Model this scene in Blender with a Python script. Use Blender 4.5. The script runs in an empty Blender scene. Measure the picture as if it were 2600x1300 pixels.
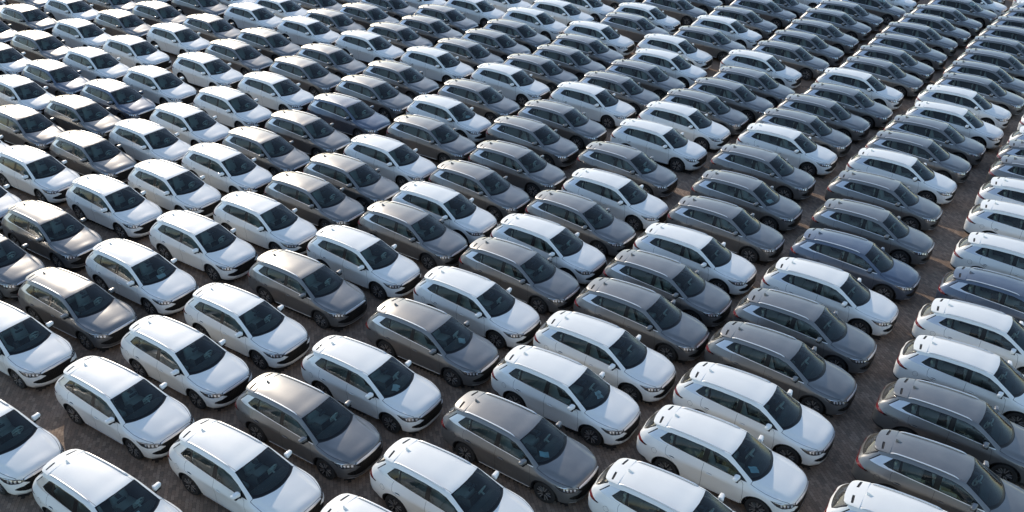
import bpy, bmesh, math, random
import numpy as np
from mathutils import Vector, Matrix
from mathutils.bvhtree import BVHTree

random.seed(7)
rnd = np.random.RandomState(11)
scene = bpy.context.scene
COL = scene.collection
R = math.radians

# ---------------------------------------------------------------- camera
CAM_H, PITCH, ROLL, FPX, HEAD = 18.7558, 0.535447, -0.0210224, 2326.28, -0.5733178
cam_d = bpy.data.cameras.new('camera')
cam = bpy.data.objects.new('camera', cam_d)
COL.objects.link(cam)
cp, sp, cr, sr = math.cos(PITCH), math.sin(PITCH), math.cos(ROLL), math.sin(ROLL)
right0, fwd0, down0 = Vector((1, 0, 0)), Vector((0, cp, -sp)), Vector((0, -sp, -cp))
cx_ = cr * right0 + sr * down0
cy_ = -(-sr * right0 + cr * down0)
cz_ = -fwd0
M4 = Matrix((cx_, cy_, cz_)).transposed().to_4x4()
M4.translation = Vector((0, 0, CAM_H))
cam.matrix_world = M4
cam_d.sensor_width = 36
cam_d.lens = FPX / 2600 * 36
cam_d.clip_end = 2000
scene.camera = cam

# ---------------------------------------------------------------- light
SUN_EL = 23.5
SUN_TRAVEL = math.degrees(HEAD) - 30.0           # direction the light travels, in plan
az = R(SUN_TRAVEL)
sd = Vector((math.cos(az) * math.cos(R(SUN_EL)), math.sin(az) * math.cos(R(SUN_EL)), -math.sin(R(SUN_EL))))
sun_d = bpy.data.lights.new('sun', 'SUN')
sun_d.energy = 2.0
sun_d.angle = R(0.6)
sun_d.color = (1.0, 0.86, 0.70)
sun = bpy.data.objects.new('sun', sun_d)
sun.rotation_euler = sd.to_track_quat('-Z', 'Y').to_euler()
sun.location = (-30, 40, 40)
COL.objects.link(sun)

world = bpy.data.worlds.new('World')
scene.world = world
world.use_nodes = True
wn = world.node_tree
bg = wn.nodes['Background']
sky = wn.nodes.new('ShaderNodeTexSky')
sky.sky_type = 'NISHITA'
sky.sun_disc = False
sky.sun_elevation = R(SUN_EL)
sky.sun_rotation = math.atan2(-math.cos(az), -math.sin(az))
sky.air_density = 1.0
sky.dust_density = 0.5
sky.ozone_density = 0.7
wn.links.new(sky.outputs[0], bg.inputs[0])
bg.inputs[1].default_value = 0.15

scene.view_settings.view_transform = 'Standard'
scene.view_settings.look = 'None'
scene.view_settings.gamma = 1
scene.view_settings.exposure = 0.68
scene.view_settings.use_curve_mapping = False
scene.render.engine = 'CYCLES'
scene.cycles.max_bounces = 8
scene.cycles.transparent_max_bounces = 12
scene.cycles.caustics_reflective = False
scene.cycles.caustics_refractive = False

# ---------------------------------------------------------------- materials
def mat(name, color=(.5, .5, .5), rough=.5, metal=0., coat=0., coat_rough=.05, spec=.5, emis=None):
    m = bpy.data.materials.new(name)
    m.use_nodes = True
    b = m.node_tree.nodes['Principled BSDF']
    b.inputs['Base Color'].default_value = (*color, 1)
    b.inputs['Roughness'].default_value = rough
    b.inputs['Metallic'].default_value = metal
    b.inputs['Coat Weight'].default_value = coat
    b.inputs['Coat Roughness'].default_value = coat_rough
    b.inputs['Specular IOR Level'].default_value = spec
    return m

def N(m, t, **kw):
    n = m.node_tree.nodes.new(t)
    for k, v in kw.items():
        setattr(n, k, v)
    return n

def paint(name, color, rough, metal, coat_rough, dust=(.42, .38, .33), dust_amt=.10, spec=.5):
    """Clear-coated car paint with a thin, uneven film of yard dust."""
    m = mat(name, color, rough, metal, .5, coat_rough, spec)
    L = m.node_tree.links
    b = m.node_tree.nodes['Principled BSDF']
    tc = N(m, 'ShaderNodeTexCoord')
    oi = N(m, 'ShaderNodeObjectInfo')
    add = N(m, 'ShaderNodeVectorMath', operation='ADD')
    sc = N(m, 'ShaderNodeVectorMath', operation='SCALE')
    comb = N(m, 'ShaderNodeCombineXYZ')
    L.new(oi.outputs['Random'], comb.inputs[0]); L.new(oi.outputs['Random'], comb.inputs[1])
    L.new(comb.outputs[0], sc.inputs[0]); sc.inputs['Scale'].default_value = 40
    L.new(tc.outputs['Object'], add.inputs[0]); L.new(sc.outputs[0], add.inputs[1])
    no = N(m, 'ShaderNodeTexNoise'); no.inputs['Scale'].default_value = 2.2
    no.inputs['Detail'].default_value = 6; no.inputs['Roughness'].default_value = .65
    L.new(add.outputs[0], no.inputs['Vector'])
    geo = N(m, 'ShaderNodeNewGeometry')
    sep = N(m, 'ShaderNodeSeparateXYZ')
    L.new(geo.outputs['Normal'], sep.inputs[0])
    up = N(m, 'ShaderNodeMapRange'); up.inputs[1].default_value = .2; up.inputs[2].default_value = 1
    up.inputs[3].default_value = .25; up.inputs[4].default_value = 1
    L.new(sep.outputs[2], up.inputs[0])
    mr = N(m, 'ShaderNodeMapRange'); mr.inputs[1].default_value = .3; mr.inputs[2].default_value = .75
    mr.inputs[3].default_value = dust_amt * .5; mr.inputs[4].default_value = dust_amt * 1.6
    L.new(no.outputs[0], mr.inputs[0])
    mul = N(m, 'ShaderNodeMath', operation='MULTIPLY')
    L.new(mr.outputs[0], mul.inputs[0]); L.new(up.outputs[0], mul.inputs[1])
    mix = N(m, 'ShaderNodeMix', data_type='RGBA')
    mix.inputs[6].default_value = (*color, 1); mix.inputs[7].default_value = (*dust, 1)
    L.new(mul.outputs[0], mix.inputs[0]); L.new(mix.outputs[2], b.inputs['Base Color'])
    r2 = N(m, 'ShaderNodeMapRange'); r2.inputs[1].default_value = .3; r2.inputs[2].default_value = .7
    r2.inputs[3].default_value = coat_rough * .7; r2.inputs[4].default_value = coat_rough * 1.6
    L.new(no.outputs[0], r2.inputs[0]); L.new(r2.outputs[0], b.inputs['Coat Roughness'])
    inv = N(m, 'ShaderNodeMath', operation='SUBTRACT'); inv.inputs[0].default_value = metal
    L.new(mul.outputs[0], inv.inputs[1])
    if metal > 0: L.new(inv.outputs[0], b.inputs['Metallic'])
    return m

WHITE = paint('white_paint', (.85, .85, .805), .5, 0., .05, dust_amt=.07, spec=.25)
GREY = paint('grey_metallic_paint', (.185, .188, .188), .38, .66, .05, dust_amt=.13)
BLUE = paint('slate_blue_metallic_paint', (.105, .135, .185), .36, .66, .05, dust_amt=.12)
PAINT = {'W': WHITE, 'G': GREY, 'B': BLUE}
BLACKG = mat('gloss_black_trim', (.010, .010, .011), .28, spec=.3)
BLACKM = mat('matt_black_plastic', (.018, .018, .019), .55)
GAP = mat('panel_gap_black', (.02, .02, .022), .8)
SILVER = mat('satin_silver', (.74, .75, .76), .42, .6)
PANEL = mat('patterned_silver_trim', (.62, .64, .67), .33, .75)
CHROME = mat('chrome', (.85, .85, .86), .12, 1.)
RUBBER = mat('tyre_rubber', (.022, .022, .022), .75)
RIMS = mat('machined_alloy', (.55, .54, .53), .4, .8)
RIMD = mat('black_alloy', (.02, .02, .021), .35, .2)
DISC = mat('brake_disc_steel', (.25, .24, .23), .4, .8)
LINER = mat('wheel_arch_plastic', (.012, .012, .012), .9)
REDL = mat('red_lamp_lens', (.20, .012, .012), .12, coat=1.)
DREDL = mat('smoked_lamp_lens', (.03, .008, .008), .1, coat=1.)
LAMPD = mat('headlamp_housing', (.05, .052, .056), .15, .4, coat=1.)
LAMPS = mat('lamp_reflector', (.60, .62, .65), .2, .5, coat=1.)
SEATM = mat('grey_seat_cloth', (.45, .45, .42), .7)
WRAP = mat('cream_protective_wrap', (.62, .61, .52), .4, coat=.6)
HLM = mat('pale_headliner', (.45, .44, .41), .9)
DARKI = mat('dark_cabin_plastic', (.05, .055, .058), .5)
DASHM = mat('dark_dashboard', (.06, .07, .074), .5)
PAPW = mat('white_paper', (.88, .90, .88), .8)
PAPB = mat('pale_blue_paper', (.55, .80, .88), .8)
MIRG = mat('mirror_glass', (.75, .78, .8), .03, 1.)

def glass(name, tint, refl=1.45, dust=(.018, .065)):
    m = bpy.data.materials.new(name); m.use_nodes = True
    nt = m.node_tree; nt.nodes.clear()
    out = nt.nodes.new('ShaderNodeOutputMaterial')
    tr = nt.nodes.new('ShaderNodeBsdfTransparent'); tr.inputs[0].default_value = (*tint, 1)
    gl = nt.nodes.new('ShaderNodeBsdfGlossy'); gl.inputs['Roughness'].default_value = .03
    gl.inputs[0].default_value = (.95, .98, 1, 1)
    df = nt.nodes.new('ShaderNodeBsdfDiffuse'); df.inputs[0].default_value = (.30, .29, .26, 1)
    fr = nt.nodes.new('ShaderNodeFresnel'); fr.inputs[0].default_value = refl
    m1 = nt.nodes.new('ShaderNodeMixShader'); m2 = nt.nodes.new('ShaderNodeMixShader')
    tc = nt.nodes.new('ShaderNodeTexCoord')
    no = nt.nodes.new('ShaderNodeTexNoise'); no.inputs['Scale'].default_value = 3; no.inputs['Detail'].default_value = 5
    mr = nt.nodes.new('ShaderNodeMapRange'); mr.inputs[1].default_value = .35; mr.inputs[2].default_value = .8
    mr.inputs[3].default_value = dust[0]; mr.inputs[4].default_value = dust[1]
    nt.links.new(tc.outputs['Object'], no.inputs[0]); nt.links.new(no.outputs[0], mr.inputs[0])
    nt.links.new(mr.outputs[0], m2.inputs[0])
    nt.links.new(fr.outputs[0], m1.inputs[0])
    nt.links.new(tr.outputs[0], m1.inputs[1]); nt.links.new(gl.outputs[0], m1.inputs[2])
    nt.links.new(m1.outputs[0], m2.inputs[1]); nt.links.new(df.outputs[0], m2.inputs[2])
    nt.links.new(m2.outputs[0], out.inputs[0])
    return m
GLASSW = glass('tinted_windscreen_glass', (.64, .80, .78), 1.45)
GLASSS = glass('tinted_side_glass', (.76, .86, .81), 1.45)
GLASSR = glass('dusty_rear_glass', (.40, .44, .42), 1.5, dust=(.10, .24))

def grille_mat():
    m = mat('black_grille_mesh', (.008, .008, .009), .35, spec=.25)
    L = m.node_tree.links; b = m.node_tree.nodes['Principled BSDF']
    tc = N(m, 'ShaderNodeTexCoord'); mp = N(m, 'ShaderNodeMapping')
    mp.inputs['Scale'].default_value = (0, 16, 26)
    vo = N(m, 'ShaderNodeTexVoronoi'); vo.feature = 'DISTANCE_TO_EDGE'; vo.inputs['Scale'].default_value = 1
    vo.inputs['Randomness'].default_value = .15
    L.new(tc.outputs['Object'], mp.inputs[0]); L.new(mp.outputs[0], vo.inputs['Vector'])
    mr = N(m, 'ShaderNodeMapRange'); mr.inputs[1].default_value = .05; mr.inputs[2].default_value = .16
    mr.inputs[3].default_value = .014; mr.inputs[4].default_value = .002
    L.new(vo.outputs[0], mr.inputs[0])
    cb = N(m, 'ShaderNodeCombineColor')
    for i in range(3): L.new(mr.outputs[0], cb.inputs[i])
    L.new(cb.outputs[0], b.inputs['Base Color'])
    bp_ = N(m, 'ShaderNodeBump'); bp_.inputs['Distance'].default_value = .02; bp_.inputs['Strength'].default_value = 1
    bp_.invert = True
    L.new(vo.outputs[0], bp_.inputs['Height']); L.new(bp_.outputs[0], b.inputs['Normal'])
    return m
GRILLE = grille_mat()

# ---------------------------------------------------------------- helpers
def tag(o, label=None, cat=None, group=None, kind=None):
    if label: o['label'] = label
    if cat: o['category'] = cat
    if group: o['group'] = group
    if kind: o['kind'] = kind
    return o

def mesh_obj(name, verts, faces, m, parent=None, smooth=True, normals=None, mats=None, fm=None):
    me = bpy.data.meshes.new(name)
    me.from_pydata([tuple(v) for v in verts], [], [tuple(f) for f in faces])
    for mm in (mats or [m]): me.materials.append(mm)
    if fm is not None: me.polygons.foreach_set('material_index', fm)
    me.polygons.foreach_set('use_smooth', [smooth] * len(me.polygons))
    me.update()
    if normals is not None:
        me.normals_split_custom_set_from_vertices([tuple(n) for n in normals])
    o = bpy.data.objects.new(name, me); COL.objects.link(o)
    if parent: o.parent = parent
    return o

class MB:
    def __init__(s): s.v = []; s.f = []
    def add(s, v, f):
        b = len(s.v); s.v += [tuple(p) for p in v]; s.f += [tuple(b + i for i in q) for q in f]; return s
    def rbox(s, c, size, bev=.03, rot=(0, 0, 0), seg=3, taper=None):
        bm = bmesh.new(); bmesh.ops.create_cube(bm, size=1)
        for v in bm.verts:
            v.co = Vector((v.co.x * size[0], v.co.y * size[1], v.co.z * size[2]))
            if taper: 
                k = (v.co.z / size[2] + .5); v.co.x *= 1 + (taper[0] - 1) * k; v.co.y *= 1 + (taper[1] - 1) * k
        if bev: bmesh.ops.bevel(bm, geom=list(bm.edges), offset=bev, segments=seg, affect='EDGES', profile=.5)
        from mathutils import Euler
        Mx = Matrix.Translation(Vector(c)) @ Euler(rot).to_matrix().to_4x4()
        bm.transform(Mx); bm.verts.index_update()
        s.add([v.co for v in bm.verts], [[v.index for v in f.verts] for f in bm.faces]); bm.free(); return s
    def tube(s, pts, r, n=8, closed=False, flat=1.):
        pts = [Vector(p) for p in pts]; k = len(pts); rr = r if hasattr(r, '__len__') else [r] * k
        vs = []
        for i, p in enumerate(pts):
            a = pts[(i - 1) % k] if (closed or i > 0) else p; b = pts[(i + 1) % k] if (closed or i < k - 1) else p
            t = (b - a).normalized(); up = Vector((0, 0, 1))
            if abs(t.z) > .95: up = Vector((1, 0, 0))
            u = t.cross(up).normalized(); w = u.cross(t)
            for q in range(n):
                an = 2 * math.pi * q / n; vs.append(p + u * math.cos(an) * rr[i] + w * math.sin(an) * rr[i] * flat)
        fs = []
        for i in range(k if closed else k - 1):
            for q in range(n):
                i2 = (i + 1) % k; fs.append((i * n + q, i * n + (q + 1) % n, i2 * n + (q + 1) % n, i2 * n + q))
        if not closed: fs += [tuple(range(n))[::-1], tuple((k - 1) * n + q for q in range(n))]
        return s.add(vs, fs)
    def lathe(s, prof, n, c=(0, 0, 0)):      # profile of (y, r): revolved about the y axis
        vs = []
        for (y, r) in prof:
            for q in range(n):
                a = 2 * math.pi * q / n; vs.append((c[0] + r * math.cos(a), c[1] + y, c[2] + r * math.sin(a)))
        fs = []
        for i in range(len(prof) - 1):
            for q in range(n):
                q2 = (q + 1) % n; fs.append((i * n + q, i * n + q2, (i + 1) * n + q2, (i + 1) * n + q))
        return s.add(vs, fs)
    def build(s, name, m, parent=None, smooth=True): 
        o = mesh_obj(name, s.v, s.f, m, parent, smooth)
        bm = bmesh.new(); bm.from_mesh(o.data); bmesh.ops.recalc_face_normals(bm, faces=bm.faces); bm.to_mesh(o.data); bm.free()
        if smooth:
            me = o.data
            try: me.set_sharp_from_angle(angle=R(38))
            except Exception: pass
        return o

# ---------------------------------------------------------------- car body master surface
# stations from nose to tail; every station has 12 rails from bottom centre up the side to the roof centre
def row(x, y1=.70, r2=(.82, .27), r3=(.86, .42), r4=(.885, .63), r5=(.90, .86), r6=(.81, 1.1), r7=None, r8=None, r9=None, r10=None, r11=None):
    def P(t): return (t[0], t[1], t[2]) if len(t) == 3 else (x, t[0], t[1])
    return [(x, 0, .20), (x, y1, .205), P(r2), P(r3), P(r4), P(r5), P(r6), P(r7), P(r8), P(r9), P(r10), P(r11)]
S = [
 [(2.335, 0, .52)] * 12,
 [(2.30, 0, .26), (2.30, .22, .265), (2.315, .26, .31), (2.33, .28, .40), (2.335, .28, .52), (2.335, .28, .62), (2.335, .26, .68), (2.335, .22, .705), (2.335, .18, .725), (2.335, .14, .74), (2.337, .07, .75), (2.338, 0, .752)],
 [(2.19, 0, .20), (2.13, .52, .205), (2.21, .56, .27), (2.255, .58, .40), (2.26, .59, .56), (2.255, .58, .68), (2.25, .555, .735), (2.262, .52, .762), (2.275, .46, .785), (2.29, .38, .805), (2.315, .20, .825), (2.325, 0, .832)],
 [(2.0, 0, .19), (1.95, .68, .20), (2.01, .765, .27), (2.05, .80, .41), (2.05, .81, .56), (2.02, .805, .69), (2.01, .775, .79), (2.06, .715, .83), (2.10, .645, .85), (2.15, .555, .875), (2.225, .30, .90), (2.25, 0, .91)],
 row(1.80, .70, (.82, .27), (.862, .42), (.882, .60), (.885, .76), (1.79, .845, .865), (1.80, .775, .905), (1.82, .69, .911), (1.845, .575, .962), (1.89, .33, .980), (1.91, 0, .993)),
 row(1.55, .70, (.83, .27), (.885, .42), (.912, .60), (.916, .79), (.885, .915), (.81, .952), (.72, .957), (1.56, .61, 1.016), (1.60, .35, 1.033), (1.62, 0, 1.045)),
 row(1.25, .70, (.83, .27), (.885, .42), (.912, .61), (.915, .83), (.875, .965), (.815, .998), (1.24, .758, 1.010), (1.24, .66, 1.062), (1.37, .37, 1.068), (1.42, 0, 1.068)),
 row(1.02, .70, (.82, .27), (.862, .42), (.885, .62), (.905, .855), (.845, 1.01), (.82, 1.048), (1.03, .79, 1.085), (1.065, .73, 1.105), (1.25, .38, 1.085), (1.31, 0, 1.075)),
 row(.80, .70, (.82, .27), (.85, .42), (.88, .62), (.90, .87), (.83, 1.045), (.80, 1.115), (.82, .75, 1.195), (.87, .695, 1.225), (1.03, .36, 1.23), (1.08, 0, 1.235)),
 row(.55, .70, (.82, .27), (.842, .42), (.855, .60), (.90, .878), (.825, 1.07), (.765, 1.21), (.56, .70, 1.35), (.60, .648, 1.385), (.72, .33, 1.425), (.76, 0, 1.435)),
 row(.27, .70, (.82, .27), (.842, .42), (.852, .60), (.90, .885), (.82, 1.09), (.745, 1.285), (.27, .66, 1.475), (.33, .60, 1.54), (.39, .30, 1.578), (.41, 0, 1.588)),
 row(.0, .70, (.82, .27), (.842, .42), (.850, .60), (.90, .89), (.815, 1.11), (.735, 1.32), (.64, 1.52), (.585, 1.575), (.30, 1.615), (0, 1.625)),
 row(-.45, .70, (.82, .27), (.842, .42), (.850, .61), (.90, .90), (.808, 1.135), (.725, 1.34), (.628, 1.538), (.575, 1.595), (.30, 1.637), (0, 1.648)),
 row(-1.0, .70, (.82, .27), (.87, .43), (.895, .66), (.905, .912), (.79, 1.165), (.708, 1.355), (.61, 1.525), (.555, 1.585), (.29, 1.628), (0, 1.642)),
 row(-1.4, .70, (.83, .28), (.885, .44), (.91, .67), (.908, .925), (.77, 1.19), (.685, 1.35), (.59, 1.495), (.535, 1.56), (.28, 1.605), (0, 1.62)),
 row(-1.75, .70, (.82, .29), (.862, .45), (.885, .68), (.882, .935), (.738, 1.205), (.655, 1.33), (.572, 1.45), (.52, 1.51), (.27, 1.55), (0, 1.565)),
 [(-1.98, 0, .22), (-1.98, .68, .23), (-1.99, .775, .31), (-2.02, .815, .46), (-2.02, .835, .68), (-2.01, .825, .93), (-1.98, .70, 1.185), (-1.94, .625, 1.30), (-1.90, .56, 1.40), (-1.90, .50, 1.455), (-1.935, .26, 1.485), (-1.95, 0, 1.495)],
 [(-2.20, 0, .25), (-2.19, .62, .26), (-2.23, .71, .34), (-2.26, .745, .47), (-2.27, .755, .67), (-2.25, .75, .91), (-2.17, .655, 1.11), (-2.14, .60, 1.19), (-2.115, .545, 1.25), (-2.115, .48, 1.29), (-2.15, .25, 1.315), (-2.17, 0, 1.325)],
 [(-2.34, 0, .28), (-2.33, .48, .285), (-2.375, .56, .35), (-2.405, .59, .47), (-2.41, .60, .66), (-2.40, .61, .85), (-2.35, .57, .995), (-2.33, .53, 1.045), (-2.31, .48, 1.08), (-2.31, .42, 1.10), (-2.335, .22, 1.11), (-2.345, 0, 1.115)],
 [(-2.40, 0, .42), (-2.40, .25, .425), (-2.415, .28, .46), (-2.425, .30, .53), (-2.43, .30, .66), (-2.43, .30, .78), (-2.42, .28, .875), (-2.415, .26, .905), (-2.41, .24, .925), (-2.41, .20, .94), (-2.415, .10, .95), (-2.42, 0, .955)],
 [(-2.43, 0, .70)] * 12,
]
S = np.array(S, float)

def interp(C, sub, creases=(), sym_ends=False):
    n = C.shape[0]
    D = C[1:] - C[:-1]
    Ls = np.linalg.norm(D, axis=2, keepdims=True) + 1e-6
    Dv = D / Ls
    mL = np.zeros_like(C); mR = np.zeros_like(C)
    for i in range(n):
        if i == 0: m = Dv[0].copy()
        elif i == n - 1: m = Dv[-1].copy()
        else:
            a, b = Dv[i - 1], Dv[i]
            m = (a * Ls[i] + b * Ls[i - 1]) / (Ls[i] + Ls[i - 1])
            lim = 3 * np.minimum(abs(a), abs(b))
            m = np.where(a * b <= 0, 0, np.sign(m) * np.minimum(abs(m), lim))
        if sym_ends and i in (0, n - 1): m = m * np.array([0, 1.2, 0])
        mL[i] = mR[i] = m
        if i in creases: mL[i] = Dv[i - 1]; mR[i] = Dv[i]
    out = []
    for i in range(n - 1):
        for k in range(sub):
            t = k / sub; t2, t3 = t * t, t ** 3
            out.append((2 * t3 - 3 * t2 + 1) * C[i] + (t3 - 2 * t2 + t) * mR[i] * Ls[i] + (-2 * t3 + 3 * t2) * C[i + 1] + (t3 - t2) * mL[i + 1] * Ls[i])
    out.append(C[-1])
    return np.array(out)

G1 = interp(S, 5, creases=(2, 7))
G2 = interp(np.swapaxes(G1, 0, 1), 4, creases=(5, 9), sym_ends=True)
GR = np.swapaxes(G2, 0, 1)                         # (NS, NR, 3)
NS, NR = GR.shape[:2]
GR[:, 0, 1] = 0; GR[:, -1, 1] = 0

bm = bmesh.new()
vv = [[bm.verts.new(GR[i, j]) for j in range(NR)] for i in range(NS)]
for i in range(NS - 1):
    for j in range(NR - 1):
        bm.faces.new((vv[i][j], vv[i][j + 1], vv[i + 1][j + 1], vv[i + 1][j]))
bmesh.ops.remove_doubles(bm, verts=bm.verts, dist=1e-4)
bm.normal_update()
f0 = min(bm.faces, key=lambda f: (f.calc_center_median() - Vector((-.5, .9, .7))).length)
if f0.normal.y < 0: bmesh.ops.reverse_faces(bm, faces=bm.faces)
bm.normal_update()
BV = BVHTree.FromBMesh(bm)

def surf_side(x, z, side=1, off=0.):
    h = BV.ray_cast(Vector((x, 3, z)), Vector((0, -1, 0)))
    p, n = h[0], h[1]
    p = p + n * off
    return Vector((p.x, p.y * side, p.z)), Vector((n.x, n.y * side, n.z))
def surf_top(x, y, off=0.):
    h = BV.ray_cast(Vector((x, abs(y), 3)), Vector((0, 0, -1)))
    p, n = h[0] + h[1] * off, h[1]
    s_ = 1 if y >= 0 else -1
    return Vector((p.x, p.y * s_, p.z)), Vector((n.x, n.y * s_, n.z))

AX = {'side': (0, 2, 1), 'top': (0, 1, 2), 'front': (1, 2, 0)}     # projected axes a, b and the depth axis

def in_poly(poly, a, b):
    c = False; n = len(poly); j = n - 1
    for i in range(n):
        xi, yi = poly[i]; xj, yj = poly[j]
        if (yi > b) != (yj > b) and a < (xj - xi) * (b - yi) / (yj - yi) + xi: c = not c
        j = i
    return c

def cut_poly(view, poly, filt):
    ia, ib, ic = AX[view]
    lo = (min(p[0] for p in poly) - .02, min(p[1] for p in poly) - .02)
    hi = (max(p[0] for p in poly) + .02, max(p[1] for p in poly) + .02)
    def bb(f):
        A = [v.co[ia] for v in f.verts]; B = [v.co[ib] for v in f.verts]
        return min(A), min(B), max(A), max(B)
    cand = set()
    for f in bm.faces:
        q = bb(f)
        if q[2] >= lo[0] and q[0] <= hi[0] and q[3] >= lo[1] and q[1] <= hi[1] and filt(f.calc_center_median()): cand.add(f)
    n = len(poly)
    for k in range(n):
        p, r = poly[k], poly[(k + 1) % n]
        e = (r[0] - p[0], r[1] - p[1]); Le = math.hypot(*e)
        if Le < 1e-6: continue
        no = Vector((0, 0, 0)); no[ia] = -e[1] / Le; no[ib] = e[0] / Le
        co = Vector((0, 0, 0)); co[ia] = p[0]; co[ib] = p[1]
        x0, x1 = min(p[0], r[0]) - 1e-4, max(p[0], r[0]) + 1e-4; y0, y1 = min(p[1], r[1]) - 1e-4, max(p[1], r[1]) + 1e-4
        fs = []
        for f in cand:
            q = bb(f)
            if q[2] < x0 or q[0] > x1 or q[3] < y0 or q[1] > y1: continue
            dd = [(v.co - co).dot(no) for v in f.verts]
            if min(dd) < -1e-5 and max(dd) > 1e-5: fs.append(f)
        if not fs: continue
        geom = list({g for f in fs for g in (f, *f.edges, *f.verts)})
        res = bmesh.ops.bisect_plane(bm, geom=geom, plane_co=co, plane_no=no, dist=1e-5)
        for g in res['geom']:
            if isinstance(g, bmesh.types.BMFace): cand.add(g)
        for g in res['geom_cut']:
            if isinstance(g, bmesh.types.BMEdge):
                for f in g.link_faces: cand.add(f)
        cand = {f for f in cand if f.is_valid}

REG = []   # (name, view, poly, filter) in order of priority
def region(name, view, poly, filt, cut=True):
    REG.append((name, view, poly, filt, (min(p[0] for p in poly), min(p[1] for p in poly), max(p[0] for p in poly), max(p[1] for p in poly))))
    if cut: cut_poly(view, poly, filt)
def seam(view, line, filt, w=.0075, name='panel_gap'):
    for p, r in zip(line[:-1], line[1:]):
        d = Vector((r[0] - p[0], r[1] - p[1])); d.normalize(); nn = Vector((-d.y, d.x)) * w / 2; d = d * w * .35
        q = [(p[0] - d.x + nn.x, p[1] - d.y + nn.y), (r[0] + d.x + nn.x, r[1] + d.y + nn.y), (r[0] + d.x - nn.x, r[1] + d.y - nn.y), (p[0] - d.x - nn.x, p[1] - d.y - nn.y)]
        region(name, view, q, filt)

side_f = lambda c: c.y > .40 and abs(c.x) < 2.2
arch_f = lambda c: c.y > .52 and c.z < .95
AR, AZ = .425, .345
for ax_ in (1.356, -1.356):
    circ = [(ax_ + AR * math.cos(2 * math.pi * k / 32), AZ + .012 + AR * math.sin(2 * math.pi * k / 32)) for k in range(32)]
    region('hole', 'side', circ, arch_f)
    c2 = [(ax_ + (AR + .022) * math.cos(2 * math.pi * k / 32), AZ + .012 + (AR + .022) * math.sin(2 * math.pi * k / 32)) for k in range(32)]
    region('arch_lip_front' if ax_ > 0 else 'arch_lip_rear', 'side', c2, arch_f)
# glasshouse, side
up_f = lambda c: c.y > .45 and c.z > .98 and c.x < 1.1
dlo = [(.955, 1.075), (.55, 1.088), (0, 1.128), (-.45, 1.155), (-1.0, 1.185), (-1.40, 1.205), (-1.54, 1.215), (-1.685, 1.248),
       (-1.50, 1.455), (-1.40, 1.478), (-1.0, 1.510), (-.45, 1.522), (0, 1.503), (.27, 1.455), (.55, 1.33), (.80, 1.178)]
paneF = [(.70, 1.10), (.0, 1.146), (-.205, 1.159), (-.215, 1.507), (0, 1.487), (.255, 1.441), (.525, 1.322), (.70, 1.222)]
paneR = [(-.365, 1.168), (-1.0, 1.203), (-1.10, 1.208), (-1.20, 1.25), (-1.235, 1.482), (-1.0, 1.496), (-.45, 1.508), (-.36, 1.506)]
paneQ = [(-1.275, 1.225), (-1.40, 1.226), (-1.53, 1.235), (-1.645, 1.258), (-1.485, 1.435), (-1.40, 1.460), (-1.30, 1.472)]
region('pane_front', 'side', paneF, up_f); region('pane_rear', 'side', paneR, up_f); region('pane_quarter', 'side', paneQ, up_f)
region('window_surround', 'side', dlo, up_f)
low = dlo[:8]
region('window_trim', 'side', low + [(x, z - .024) for x, z in low[::-1]], up_f)
ptrim = [(-1.50, 1.460), (-1.70, 1.247), (-1.55, 1.203), (-1.40, 1.186), (-1.35, 1.163), (-1.72, 1.172), (-2.055, 1.180), (-1.82, 1.405), (-1.70, 1.440)]
region('pillar_trim', 'side', ptrim, lambda c: c.y > .45 and c.z > 1.0 and c.x < -1.3)
region('pillar_gap', 'side', [(-1.82, 1.405), (-2.055, 1.180), (-2.085, 1.180), (-1.845, 1.42)], lambda c: c.y > .45 and c.z > 1.0)
# lamps
lamp_f = lambda c: c.x > 1.55 and c.y > .40 and c.z > .55
region('lamp_reflector', 'side', [(1.74, .848), (1.98, .822), (2.23, .787), (2.23, .774), (1.98, .808), (1.76, .836)], lamp_f)
for k in range(4):
    a = 1.93 + k * .075; zt = .795 - k * .009
    region('lamp_reflector', 'side', [(a, zt), (a + .045, zt - .004), (a + .058, zt - .070), (a + .024, zt - .066)], lamp_f)
region('headlight', 'side', [(1.655, .868), (1.86, .846), (1.99, .832), (2.25, .792), (2.262, .725), (2.19, .675), (2.0, .685), (1.86, .735), (1.75, .80)], lamp_f)
tail_f = lambda c: c.x < -1.9 and c.z > .6
region('smoked_lens', 'side', [(-1.985, .905), (-2.12, .930), (-2.12, .872), (-2.05, .870)], tail_f)
region('tail_light', 'side', [(-2.12, .935), (-2.25, .972), (-2.45, 1.005), (-2.45, .92), (-2.25, .88), (-2.12, .872)], tail_f)
# front
gf = lambda c: c.x > 1.95
region('grille', 'front', [(-.01, .785), (.30, .775), (.485, .757), (.56, .762), (.545, .715), (.42, .635), (.64, .575), (.75, .535), (.77, .49), (.68, .44), (.50, .405), (-.01, .385)], gf)
region('skid_trim', 'front', [(-.01, .30), (.45, .305), (.60, .315), (.74, .345), (.76, .325), (.62, .275), (.45, .258), (-.01, .252)], gf)
hood = [(1.328, -.01), (1.322, .10), (1.308, .20), (1.283, .30), (1.255, .40), (1.22, .50), (1.172, .59), (1.12, .67), (1.075, .735), (1.06, .80), (1.50, .825), (1.72, .80), (1.95, .735), (2.12, .66), (2.245, .52), (2.30, .30), (2.318, -.01)]
hf = lambda c: c.z > .80 and c.x > 1.0
region('grille_trim', 'front', [(-.01, .860), (.25, .850), (.42, .825), (.53, .790), (.60, .770), (.56, .762), (.485, .757), (.30, .775), (-.01, .785)], lambda c: c.x > 2.10)
seam('top', hood[8:14], hf, .011)
seam('front', [(-.01, .863), (.25, .853), (.42, .828), (.53, .795), (.60, .772)], lambda c: c.x > 2.10, .010)
region('hood', 'top', hood, hf)
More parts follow.
